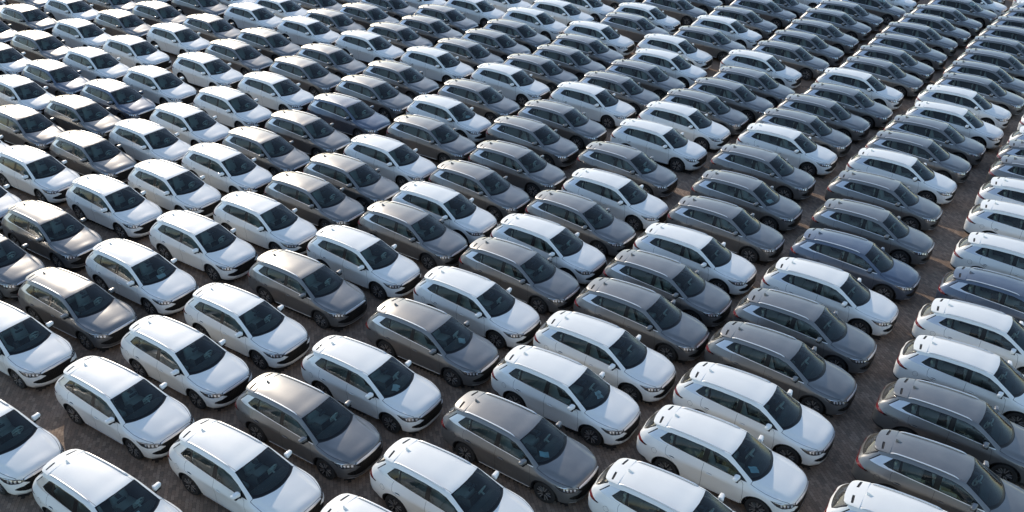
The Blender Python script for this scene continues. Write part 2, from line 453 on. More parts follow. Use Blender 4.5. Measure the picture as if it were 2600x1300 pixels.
# windscreen
wf = lambda c: c.z > 1.03 and c.x > .2 and c.x < 1.45 and c.y < .74
def dense(pl, n=4):
    P_ = np.array(pl); out = []
    D_ = P_[1:] - P_[:-1]; L_ = np.linalg.norm(D_, axis=1) + 1e-9; T_ = [D_[0] / L_[0]] + [((D_[i] / L_[i]) * L_[i - 1] + (D_[i - 1] / L_[i - 1]) * L_[i]) / (L_[i] + L_[i - 1]) for i in range(1, len(D_))] + [D_[-1] / L_[-1]]
    for i in range(len(D_)):
        for k in range(n):
            t = k / n; out.append(tuple((2 * t ** 3 - 3 * t * t + 1) * P_[i] + (t ** 3 - 2 * t * t + t) * T_[i] * L_[i] + (3 * t * t - 2 * t ** 3) * P_[i + 1] + (t ** 3 - t * t) * T_[i + 1] * L_[i]))
    return out + [tuple(P_[-1])]
wo = [(1.300, -.01), (1.285, .18), (1.238, .38), (1.165, .55), (1.048, .715), (.60, .632), (.345, .588), (.395, .30), (.412, -.01)]
wi = [(1.240, -.01), (1.228, .18), (1.185, .37), (1.115, .53), (1.0, .672), (.60, .600), (.385, .555), (.425, .29), (.440, -.01)]
wo = dense(wo[:5]) + wo[5:]; wi = dense(wi[:5]) + wi[5:]
region('windscreen', 'top', wi, wf); region('windscreen_border', 'top', wo, wf)
region('cowl', 'top', hood[:9] + [(1.048, .715), (1.165, .55), (1.238, .38), (1.285, .18), (1.30, -.01)], lambda c: c.z > 1.03 and c.x > 1.0)
# roof
rf_ = lambda c: c.z > 1.40 and c.x < .5
seam('top', [(.36, .545), (0, .535), (-.45, .525), (-1.0, .508), (-1.62, .475)], rf_, .008)
region('roof', 'top', [(.412, -.01), (.395, .30), (.345, .588), (.34, .545), (0, .535), (-.45, .525), (-1.0, .508), (-1.63, .475), (-1.63, -.01)], rf_)
# doors
df_ = lambda c: c.y > .6 and c.z < 1.25
dF = [(.80, 1.062), (.865, 1.00), (.905, .80), (.905, .50), (.86, .30), (-.31, .30), (-.295, .60), (-.285, 1.128)]
dR = [(-.295, 1.13), (-.305, .60), (-.315, .30), (-.88, .30), (-.93, .45), (-1.02, .66), (-1.20, .82), (-1.40, .94), (-1.43, 1.08), (-1.40, 1.184)]
seam('side', dF[:6], df_); seam('side', [(-.31, .30), (-.30, .60), (-.29, 1.13)], df_); seam('side', dR[2:], df_)
belt = [(x, z - .024) for x, z in low]
region('front_door', 'side', dF[:7] + [(-.29, 1.120), (0, 1.104), (.55, 1.064)], df_, cut=True)
region('rear_door', 'side', dR + [(-1.0, 1.161), (-.45, 1.131), (-.29, 1.12)], df_)
# rear
rw = lambda c: c.x < -1.80 and c.z > 1.0
region('rear_window', 'front', [(-.01, 1.135), (.36, 1.13), (.455, 1.145), (.50, 1.22), (.50, 1.41), (.45, 1.44), (-.01, 1.475)], rw)
region('rear_window_border', 'front', [(-.01, 1.118), (.38, 1.112), (.49, 1.13), (.535, 1.22), (.535, 1.41), (.50, 1.45), (-.01, 1.49)], rw)
seam('front', [(.0, .60), (.50, .60), (.60, .68), (.66, .82)], lambda c: c.x < -2.0, .008)
region('lower_bumper', 'front', [(-.01, .45), (.62, .45), (.80, .40), (.86, .18), (-.01, .18)], lambda c: c.x < -2.0)
region('sill', 'side', [(.93, .285), (.93, .15), (-.93, .15), (-.93, .285)], lambda c: c.y > .45 and c.z < .4)

bm.normal_update()
for v in bm.verts:
    if abs(v.co.y) < 1e-4: v.normal = Vector((v.normal.x, 0, v.normal.z)).normalized()
VN = {}
bm.verts.index_update()
NRM = [v.normal.copy() for v in bm.verts]
for v in bm.verts:
    if abs(v.co.y) < 1e-4: NRM[v.index] = Vector((v.normal.x, 0, v.normal.z)).normalized()
FR = {}
for f in bm.faces:
    c = f.calc_center_median(); name = 'body'
    for (nm, view, poly, filt, b) in REG:
        ia, ib, _ = AX[view]; a_, b_ = c[ia], c[ib]
        if a_ < b[0] or a_ > b[2] or b_ < b[1] or b_ > b[3]: continue
        if filt(c) and in_poly(poly, a_, b_): name = nm; break
    FR.setdefault(name, []).append([v.index for v in f.verts])
VC = [v.co.copy() for v in bm.verts]

def part_from(names, sides, off=0.):
    V, Fc, Nn = [], [], []
    for s_ in sides:
        mp = {}
        for nm in names:
            for f in FR.get(nm, []):
                g = []
                for i in f:
                    if i not in mp:
                        mp[i] = len(V); p = VC[i] + NRM[i] * off; n = NRM[i]
                        V.append((p.x, p.y * s_, p.z)); Nn.append((n.x, n.y * s_, n.z))
                    g.append(mp[i])
                Fc.append(g if s_ > 0 else g[::-1])
    return V, Fc, Nn

PAINTED = []
def car_part(objname, names, sides, m, parent, off=0., painted=False):
    V, Fc, Nn = part_from(names, sides, off)
    if not Fc: print('EMPTY', objname); return None
    o = mesh_obj(objname, V, Fc, m, parent, True, Nn)
    if painted: PAINTED.append(o.data.name)
    return o

def painted_obj(o): PAINTED.append(o.data.name); return o

def make_car():
    root = bpy.data.objects.new('parked_car', None); COL.objects.link(root)
    root.empty_display_size = .5
    body = car_part('body', ['body'], (1, -1), WHITE, root, painted=True)
    car_part('hood', ['hood'], (1, -1), WHITE, root, painted=True)
    car_part('roof', ['roof'], (1, -1), WHITE, root, painted=True)
    tag(car_part('panel_gap', ['panel_gap', 'pillar_gap'], (1, -1), GAP, root, -.004), kind='stuff')
    car_part('windscreen_cowl', ['cowl'], (1, -1), BLACKM, root, -.003)
    car_part('grille', ['grille'], (1, -1), GRILLE, root, -.012)
    car_part('grille_trim', ['grille_trim'], (1, -1), SILVER, root, .003)
    car_part('bumper_trim', ['skid_trim'], (1, -1), SILVER, root, .004)
    car_part('lower_bumper', ['lower_bumper'], (1, -1), BLACKM, root)
    ws = car_part('windscreen', ['windscreen'], (1, -1), GLASSW, root)
    car_part('windscreen_border', ['windscreen_border'], (1, -1), BLACKG, ws)
    rwn = car_part('rear_window', ['rear_window'], (1, -1), GLASSR, root)
    car_part('rear_window_border', ['rear_window_border'], (1, -1), BLACKG, rwn)
    for s_ in (1, -1):
        door = car_part('front_door', ['front_door'], (s_,), WHITE, root, painted=True)
        door2 = car_part('rear_door', ['rear_door'], (s_,), WHITE, root, painted=True)
        for dr, hx, hz in ((door, -.08, .878), (door2, -1.205, .918)):
            p, n = surf_side(hx, hz, s_, .014)
            mb = MB(); mb.rbox(p, (.19, .022, .032), .010, rot=(0, R(2.5), 0), seg=2)
            painted_obj(mb.build('door_handle', WHITE, dr))
            V = []; 
            for k in range(16):
                a = 2 * math.pi * k / 16; q, _ = surf_side(hx + .095 * math.cos(a), hz - .006 + .034 * math.sin(a), s_, .003); V.append(q)
            mesh_obj('handle_recess', V, [tuple(range(16))[::s_]], GAP, dr)
        car_part('window_surround', ['window_surround'], (s_,), BLACKG, root)
        car_part('side_window', ['pane_front'], (s_,), GLASSS, root)
        car_part('side_window', ['pane_rear'], (s_,), GLASSS, root)
        car_part('side_window', ['pane_quarter'], (s_,), GLASSS, root)
        car_part('window_trim', ['window_trim'], (s_,), SILVER, root, .003)
        car_part('pillar_trim', ['pillar_trim'], (s_,), PANEL, root, .002)
        hl = car_part('headlight', ['headlight'], (s_,), LAMPD, root, .001)
        tag(car_part('lamp_reflector', ['lamp_reflector'], (s_,), LAMPS, hl, .003), kind='stuff')
        tl = car_part('tail_light', ['tail_light'], (s_,), REDL, root, .004)
        car_part('smoked_lens', ['smoked_lens'], (s_,), DREDL, tl, .004)
        car_part('sill_moulding', ['sill'], (s_,), BLACKM, root)
        mb = MB(); mb.tube([(x, (.842) * s_, .292) for x in np.linspace(.86, -.86, 8)], .009, 6)
        mb.build('sill_strip', SILVER, root)
        # wheel arch: lip and inner liner
        for ax_ in (1.356, -1.356):
            lv, lf = [], []
            K = 40; rows_ = []
            for k in range(K + 1):
                a = R(-12) + (math.pi + R(24)) * k / K
                x = ax_ + AR * math.cos(a); z = AZ + .012 + AR * math.sin(a)
                try: p, n = surf_side(x, max(z, .24), s_); y = p.y
                except Exception: y = .85 * s_
                rows_.append([(x, y, z), (x, .56 * s_, z)])
            b = len(lv)
            for r_ in rows_: lv += r_
            for k in range(K):
                q = (b + 2 * k, b + 2 * k + 1, b + 2 * k + 3, b + 2 * k + 2); lf.append(q)
            c0 = len(lv); lv.append((ax_, .56 * s_, AZ))
            for k in range(K): lf.append((b + 2 * k + 1, c0, b + 2 * k + 3))
            mesh_obj('wheel_arch_liner', lv, lf, LINER, root)
        car_part('wheel_arch_lip', ['arch_lip_front'], (s_,), BLACKM, root, .004); car_part('wheel_arch_lip', ['arch_lip_rear'], (s_,), BLACKM, root, .004)
        # door mirror
        mc = Vector((.70, .95 * s_, 1.17))
        mb = MB(); mb.rbox((0, 0, 0), (.16, .25, .145), .050, seg=4)
        V = []
        for v in mb.v:
            x, y, z = v
            k = (y * s_) / .25 + .5                       # 0 at the door, 1 at the outer end
            x *= 1 - .25 * k; z *= 1 - .22 * k; z += .008
            x -= .035 * k
            V.append((mc.x + x, mc.y + y, mc.z + z))
        mb.v = V
        mir = painted_obj(mb.build('door_mirror', WHITE, root))
        mb = MB(); mb.rbox((mc.x + .01, mc.y - .02 * s_, mc.z - .068), (.11, .17, .03), .012, seg=2)
        mb.tube([(mc.x + .02, mc.y - .05 * s_, mc.z - .07), (mc.x + .04, .83 * s_, 1.075)], [.028, .04], 8)
        mb.build('mirror_base', BLACKG, mir)
        mb = MB(); mb.rbox((mc.x - .078, mc.y - .005 * s_, mc.z + .005), (.012, .165, .095), .005, rot=(0, 0, -R(9) * s_), seg=1)
        mb.build('mirror_glass', MIRG, mir)
        # roof rail
        pts, rr = [], []
        for k in range(25):
            t = k / 24; x = .165 - 1.77 * t; y = .567 - .055 * t
            e = min(t, 1 - t) / .07; lift = .034 * min(1, e) ** .6
            p, n = surf_top(x, y)
            pts.append((x, y * s_, p.z + lift - .008)); rr.append(.008 + .011 * min(1, e + .1))
        mb = MB(); mb.tube(pts, rr, 8, flat=.8); mb.build('roof_rail', SILVER, root)
    # fuel flap, right rear wing only
    V = []; n_ = 24
    for ring, rad in enumerate((.088, .082, .0)):
        for k in range(n_ if rad else 1):
            a = 2 * math.pi * k / n_; q, _ = surf_side(-1.745 + rad * math.cos(a), .868 + rad * math.sin(a), -1, .0022 if rad < .085 else .0015); V.append(q)
    fs = [(k, (k + 1) % n_, n_ + (k + 1) % n_, n_ + k) for k in range(n_)]
    ff = [(n_ + k, n_ + (k + 1) % n_, 2 * n_) for k in range(n_)]
    ring_ = mesh_obj('fuel_flap', V, [f for f in ff], WHITE, root); painted_obj(ring_)
    mesh_obj('flap_seam', V[:2 * n_], fs, GAP, ring_)
    # antenna
    a0, _ = surf_top(-1.417, 0); a1, _ = surf_top(-1.60, 0)
    V = [(a0.x, 0, a0.z), (-1.50, .024, a0.z - .004), (-1.60, .020, a1.z), (-1.60, -.020, a1.z), (-1.50, -.024, a0.z - .004),
         (-1.49, .008, a0.z + .022), (-1.565, .005, a0.z + .052), (-1.60, .003, a0.z + .056), (-1.60, -.003, a0.z + .056), (-1.565, -.005, a0.z + .052), (-1.49, -.008, a0.z + .022)]
    F_ = [(0, 1, 5), (1, 2, 7, 6, 5), (2, 3, 8, 7), (3, 4, 10, 9, 8), (4, 0, 10), (0, 5, 10), (5, 6, 9, 10), (6, 7, 8, 9)]
    painted_obj(mesh_obj('roof_antenna', V, F_, WHITE, root, False))
    # spoiler with two slots
    bs = bmesh.new(); nx, ny = 26, 40; gv = []
    for i in range(nx + 1):
        x = -1.632 - .455 * (i / nx); s2 = max(0, (-1.88 - x) / .207)
        w = (.548 - .05 * ((-1.632 - x) / .455)) * (1 - .14 * s2 ** 3)
        rowv = []
        for j in range(ny + 1):
            t = -1 + 2 * j / ny; y = t * w
            xx = x + .055 * (abs(t) ** 2.5) * (i / nx)
            zc = 1.592 - .13 * ((-1.632 - x)) - .05 * ((-1.632 - x)) ** 2 * 2
            z = zc - .045 * (abs(y) / .55) ** 2.2 - .012 * max(0, abs(t) - .9) / .1
            rowv.append(bs.verts.new((xx, y, z)))
        gv.append(rowv)
    for i in range(nx):
        for j in range(ny): bs.faces.new((gv[i][j], gv[i + 1][j], gv[i + 1][j + 1], gv[i][j + 1]))
    slots = []
    for s_ in (1, -1):
        slots.append([(-1.805, .455 * s_), (-1.815, .31 * s_), (-1.835, .165 * s_), (-1.898, .165 * s_), (-1.885, .31 * s_), (-1.862, .455 * s_)])
    for sl in slots:
        for k in range(len(sl)):
            p, q = sl[k], sl[(k + 1) % len(sl)]
            e = Vector((q[0] - p[0], q[1] - p[1], 0)).normalized(); no = Vector((-e.y, e.x, 0))
            x0, x1 = min(p[0], q[0]) - .03, max(p[0], q[0]) + .03; y0, y1 = min(p[1], q[1]) - .03, max(p[1], q[1]) + .03
            fs = [f for f in bs.faces if x0 < f.calc_center_median().x < x1 and y0 < f.calc_center_median().y < y1]
            bmesh.ops.bisect_plane(bs, geom=list({g for f in fs for g in (f, *f.edges, *f.verts)}), plane_co=(p[0], p[1], 0), plane_no=no, dist=1e-5)
    kill = [f for f in bs.faces if any(in_poly(sl, f.calc_center_median().x, f.calc_center_median().y) for sl in slots)]
    vent = [[tuple(v.co) for v in f.verts] for f in kill]
    bmesh.ops.delete(bs, geom=kill, context='FACES')
    be = [e for e in bs.edges if e.is_boundary]
    ex = bmesh.ops.extrude_edge_only(bs, edges=be)
    for g in ex['geom']:
        if isinstance(g, bmesh.types.BMVert):
            inner = any(in_poly([(a * 1.0, b) for a, b in [(p[0] + (.02 if p[0] > -1.86 else -.02), p[1] * (1.02 if abs(p[1]) > .3 else .97)) for p in sl]], g.co.x, g.co.y) for sl in slots)
            g.co.z -= .022 if inner else (.045 if g.co.x < -1.7 else .012)
            if not inner: g.co.x += .012; g.co.y *= .985
    bmesh.ops.recalc_face_normals(bs, faces=bs.faces)
    up_ = sum(1 for f in bs.faces if f.normal.z > .5); dn_ = sum(1 for f in bs.faces if f.normal.z < -.5)
    if dn_ > up_: bmesh.ops.reverse_faces(bs, faces=bs.faces)
    me = bpy.data.meshes.new('spoiler'); bs.to_mesh(me); bs.free(); me.materials.append(WHITE)
    me.polygons.foreach_set('use_smooth', [True] * len(me.polygons))
    try: me.set_sharp_from_angle(angle=R(40))
    except Exception: pass
    sp_ = bpy.data.objects.new('spoiler', me); COL.objects.link(sp_); sp_.parent = root; painted_obj(sp_)
    V, F_ = [], []
    for f in vent:
        b = len(V); V += [(p[0], p[1], p[2] - .018) for p in f]; F_.append(tuple(range(b, b + len(f))))
    tag(mesh_obj('spoiler_vent', V, F_, GAP, sp_), kind='stuff')
    mb = MB(); mb.tube([(-2.10, 0, 1.40), (-2.16, .12, 1.34), (-2.25, .26, 1.22)], [.014, .010, .008], 6, flat=.6)
    mb.rbox((-2.11, 0, 1.395), (.05, .07, .04), .012, rot=(0, R(-35), 0), seg=2)
    mb.build('rear_wiper', BLACKM, root)
    # wheels
    for ax_ in (1.356, -1.356):
        for s_ in (1, -1):
            c = (ax_, .755 * s_, .352)
            mb = MB()
            mb.lathe([(.085 * s_, .075), (.07 * s_, .15), (.065 * s_, .17)], 28, c)
            mb.lathe([(.03 * s_, .0), (.03 * s_, .16)], 28, c)
            mb.build_ = None
            wh = mb.build('wheel', DISC, root)
            mb = MB()
            mb.lathe([(-.11 * s_, .235), (-.108 * s_, .325), (-.085 * s_, .347), (-.04 * s_, .352), (.04 * s_, .352), (.085 * s_, .347), (.108 * s_, .325), (.112 * s_, .28), (.103 * s_, .238), (.085 * s_, .232)], 40, c)
            mb.build('tyre', RUBBER, wh)
            mb = MB()
            mb.lathe([(.10 * s_, .240), (.104 * s_, .234), (.095 * s_, .224), (.02 * s_, .215), (-.09 * s_, .215)], 40, c)
            for k in range(10):                                # thin dark spokes
                a = 2 * math.pi * k / 10 + (.16 if k % 2 else -.16) + R(9)
                a2 = 2 * math.pi * (k // 2 * 2 + .5) / 10 + R(9)
                p0 = Vector((c[0] + .05 * math.cos(a2), c[1] + .082 * s_, c[2] + .05 * math.sin(a2)))
                p1 = Vector((c[0] + .226 * math.cos(a), c[1] + .092 * s_, c[2] + .226 * math.sin(a)))
                mb.tube([p0, p1], [.022, .019], 4)
            mb.lathe([(.078 * s_, .066), (.092 * s_, .055), (.095 * s_, .0)], 20, c)
            rim = mb.build('rim', RIMD, wh)
            mb = MB()
            for k in range(5):
                for sg in (-1, 1):
                    a2 = 2 * math.pi * k / 5 + R(9) + sg * .16; a3 = 2 * math.pi * k / 5 + R(9) + sg * .23
                    d0 = Vector((math.cos(a2), 0, math.sin(a2))); d1 = Vector((math.cos(a3), 0, math.sin(a3)))
                    t_ = Vector((-math.sin(a3), 0, math.cos(a3))); cc = Vector(c)
                    y0 = Vector((0, .103 * s_, 0)); y1 = Vector((0, .112 * s_, 0))
                    q = [cc + d0 * .06 - t_ * .009 + y0, cc + d0 * .06 + t_ * .009 + y0, cc + d1 * .224 + t_ * .015 + y1, cc + d1 * .224 - t_ * .015 + y1]
                    back = [p - Vector((0, .014 * s_, 0)) for p in q]
                    mb.add(q + back, [(0, 1, 2, 3), (0, 4, 5, 1), (1, 5, 6, 2), (2, 6, 7, 3), (3, 7, 4, 0)])
            tag(mb.build('spoke_face', RIMS, wh, False), kind='stuff')
    # cabin
    mb = MB()
    for s_ in (1, -1):
        y = .38 * s_
        mb = MB(); mb.rbox((.0, y, .62), (.52, .50, .16), .05, rot=(0, R(-6), 0)); mb.rbox((-.30, y, .93), (.15, .49, .62), .055, rot=(0, R(-18), 0), taper=(.8, .82))
        st = mb.build('seat', SEATM, root)
        mb = MB(); mb.rbox((-.42, y, 1.30), (.10, .26, .17), .04, rot=(0, R(-12), 0)); mb.build('headrest', SEATM, st)
    mb = MB(); mb.rbox((-.95, 0, .62), (.50, 1.28, .16), .05); mb.rbox((-1.26, 0, .92), (.15, 1.26, .58), .05, rot=(0, R(-22), 0))
    rs = mb.build('rear_seat', SEATM, root)
    for y in (-.42, 0, .42):
        mb = MB(); mb.rbox((-1.40, y, 1.24), (.09, .25, .14), .035, rot=(0, R(-12), 0)); mb.build('headrest', WRAP, rs)
    mb = MB(); mb.rbox((.90, 0, .88), (.50, 1.44, .22), .08, taper=(.8, .97)); mb.rbox((.45, 0, .70), (.70, .22, .26), .04)
    mb.rbox((1.12, 0, 1.0), (.30, 1.30, .05), .02)
    db = mb.build('dashboard', DASHM, root)
    mb = MB(); mb.rbox((.665, .02, 1.02), (.02, .36, .22), .006, rot=(0, R(-14), 0), seg=1); mb.build('centre_screen', BLACKG, db)
    mb = MB(); cs = Vector((.60, .38, 1.0)); ax3 = Vector((-.90, 0, .43)).normalized(); u3 = Vector((0, 1, 0)); w3 = ax3.cross(u3)
    mb.tube([cs + u3 * math.cos(2 * math.pi * k / 20) * .18 + w3 * math.sin(2 * math.pi * k / 20) * .18 for k in range(20)], .022, 6, True)
    mb.rbox(cs, (.05, .15, .10), .02, rot=(0, R(25), 0)); mb.tube([cs, cs - ax3 * .25], .03, 6); mb.tube([cs - u3 * .17, cs + u3 * .17], .014, 6)
    mb.build('steering_wheel', WRAP, root)
    mb = MB(); mb.rbox((.58, 0, 1.425), (.05, .25, .07), .015); mb.rbox((.47, 0, 1.50), (.16, .12, .05), .02); mb.build('interior_mirror', DARKI, root)
    V, Fc, Nn = part_from(['roof', 'body'], (1, -1), -.035)
    F_ = [f[::-1] for f in Fc if all(V[i][2] > 1.42 and V[i][0] > -1.9 and V[i][0] < .42 for i in f)]
    used = sorted({i for f in F_ for i in f}); mp = {i: k for k, i in enumerate(used)}
    mesh_obj('headliner', [V[i] for i in used], [[mp[i] for i in f] for f in F_], HLM, root)
    # inner tub: floor, door cards, bulkhead, boot floor
    tub = [(1.15, .70), (.60, .78), (-.30, .78), (-1.2, .74), (-1.95, .62), (-2.25, .45)]
    V, F_ = [], []
    for (x, y) in tub:
        z = 1.06 + .045 * (.9 - x)
        z = min(z, 1.14); V += [(x, 0, .42 if x > -1.35 else .78), (x, y, .42 if x > -1.35 else .78), (x, y, z - .01), (x, -y, .42 if x > -1.35 else .78), (x, -y, z - .01)]
    for i in range(len(tub) - 1):
        a, b = i * 5, i * 5 + 5
        F_ += [(a, b, b + 1, a + 1), (a + 1, b + 1, b + 2, a + 2), (a, a + 3, b + 3, b), (a + 3, a + 4, b + 4, b + 3)]
    F_ += [(0, 1, 2, 4, 3), (25, 28, 29, 27, 26)]
    mesh_obj('cabin_tub', V, F_, DARKI, root, False)
    return root

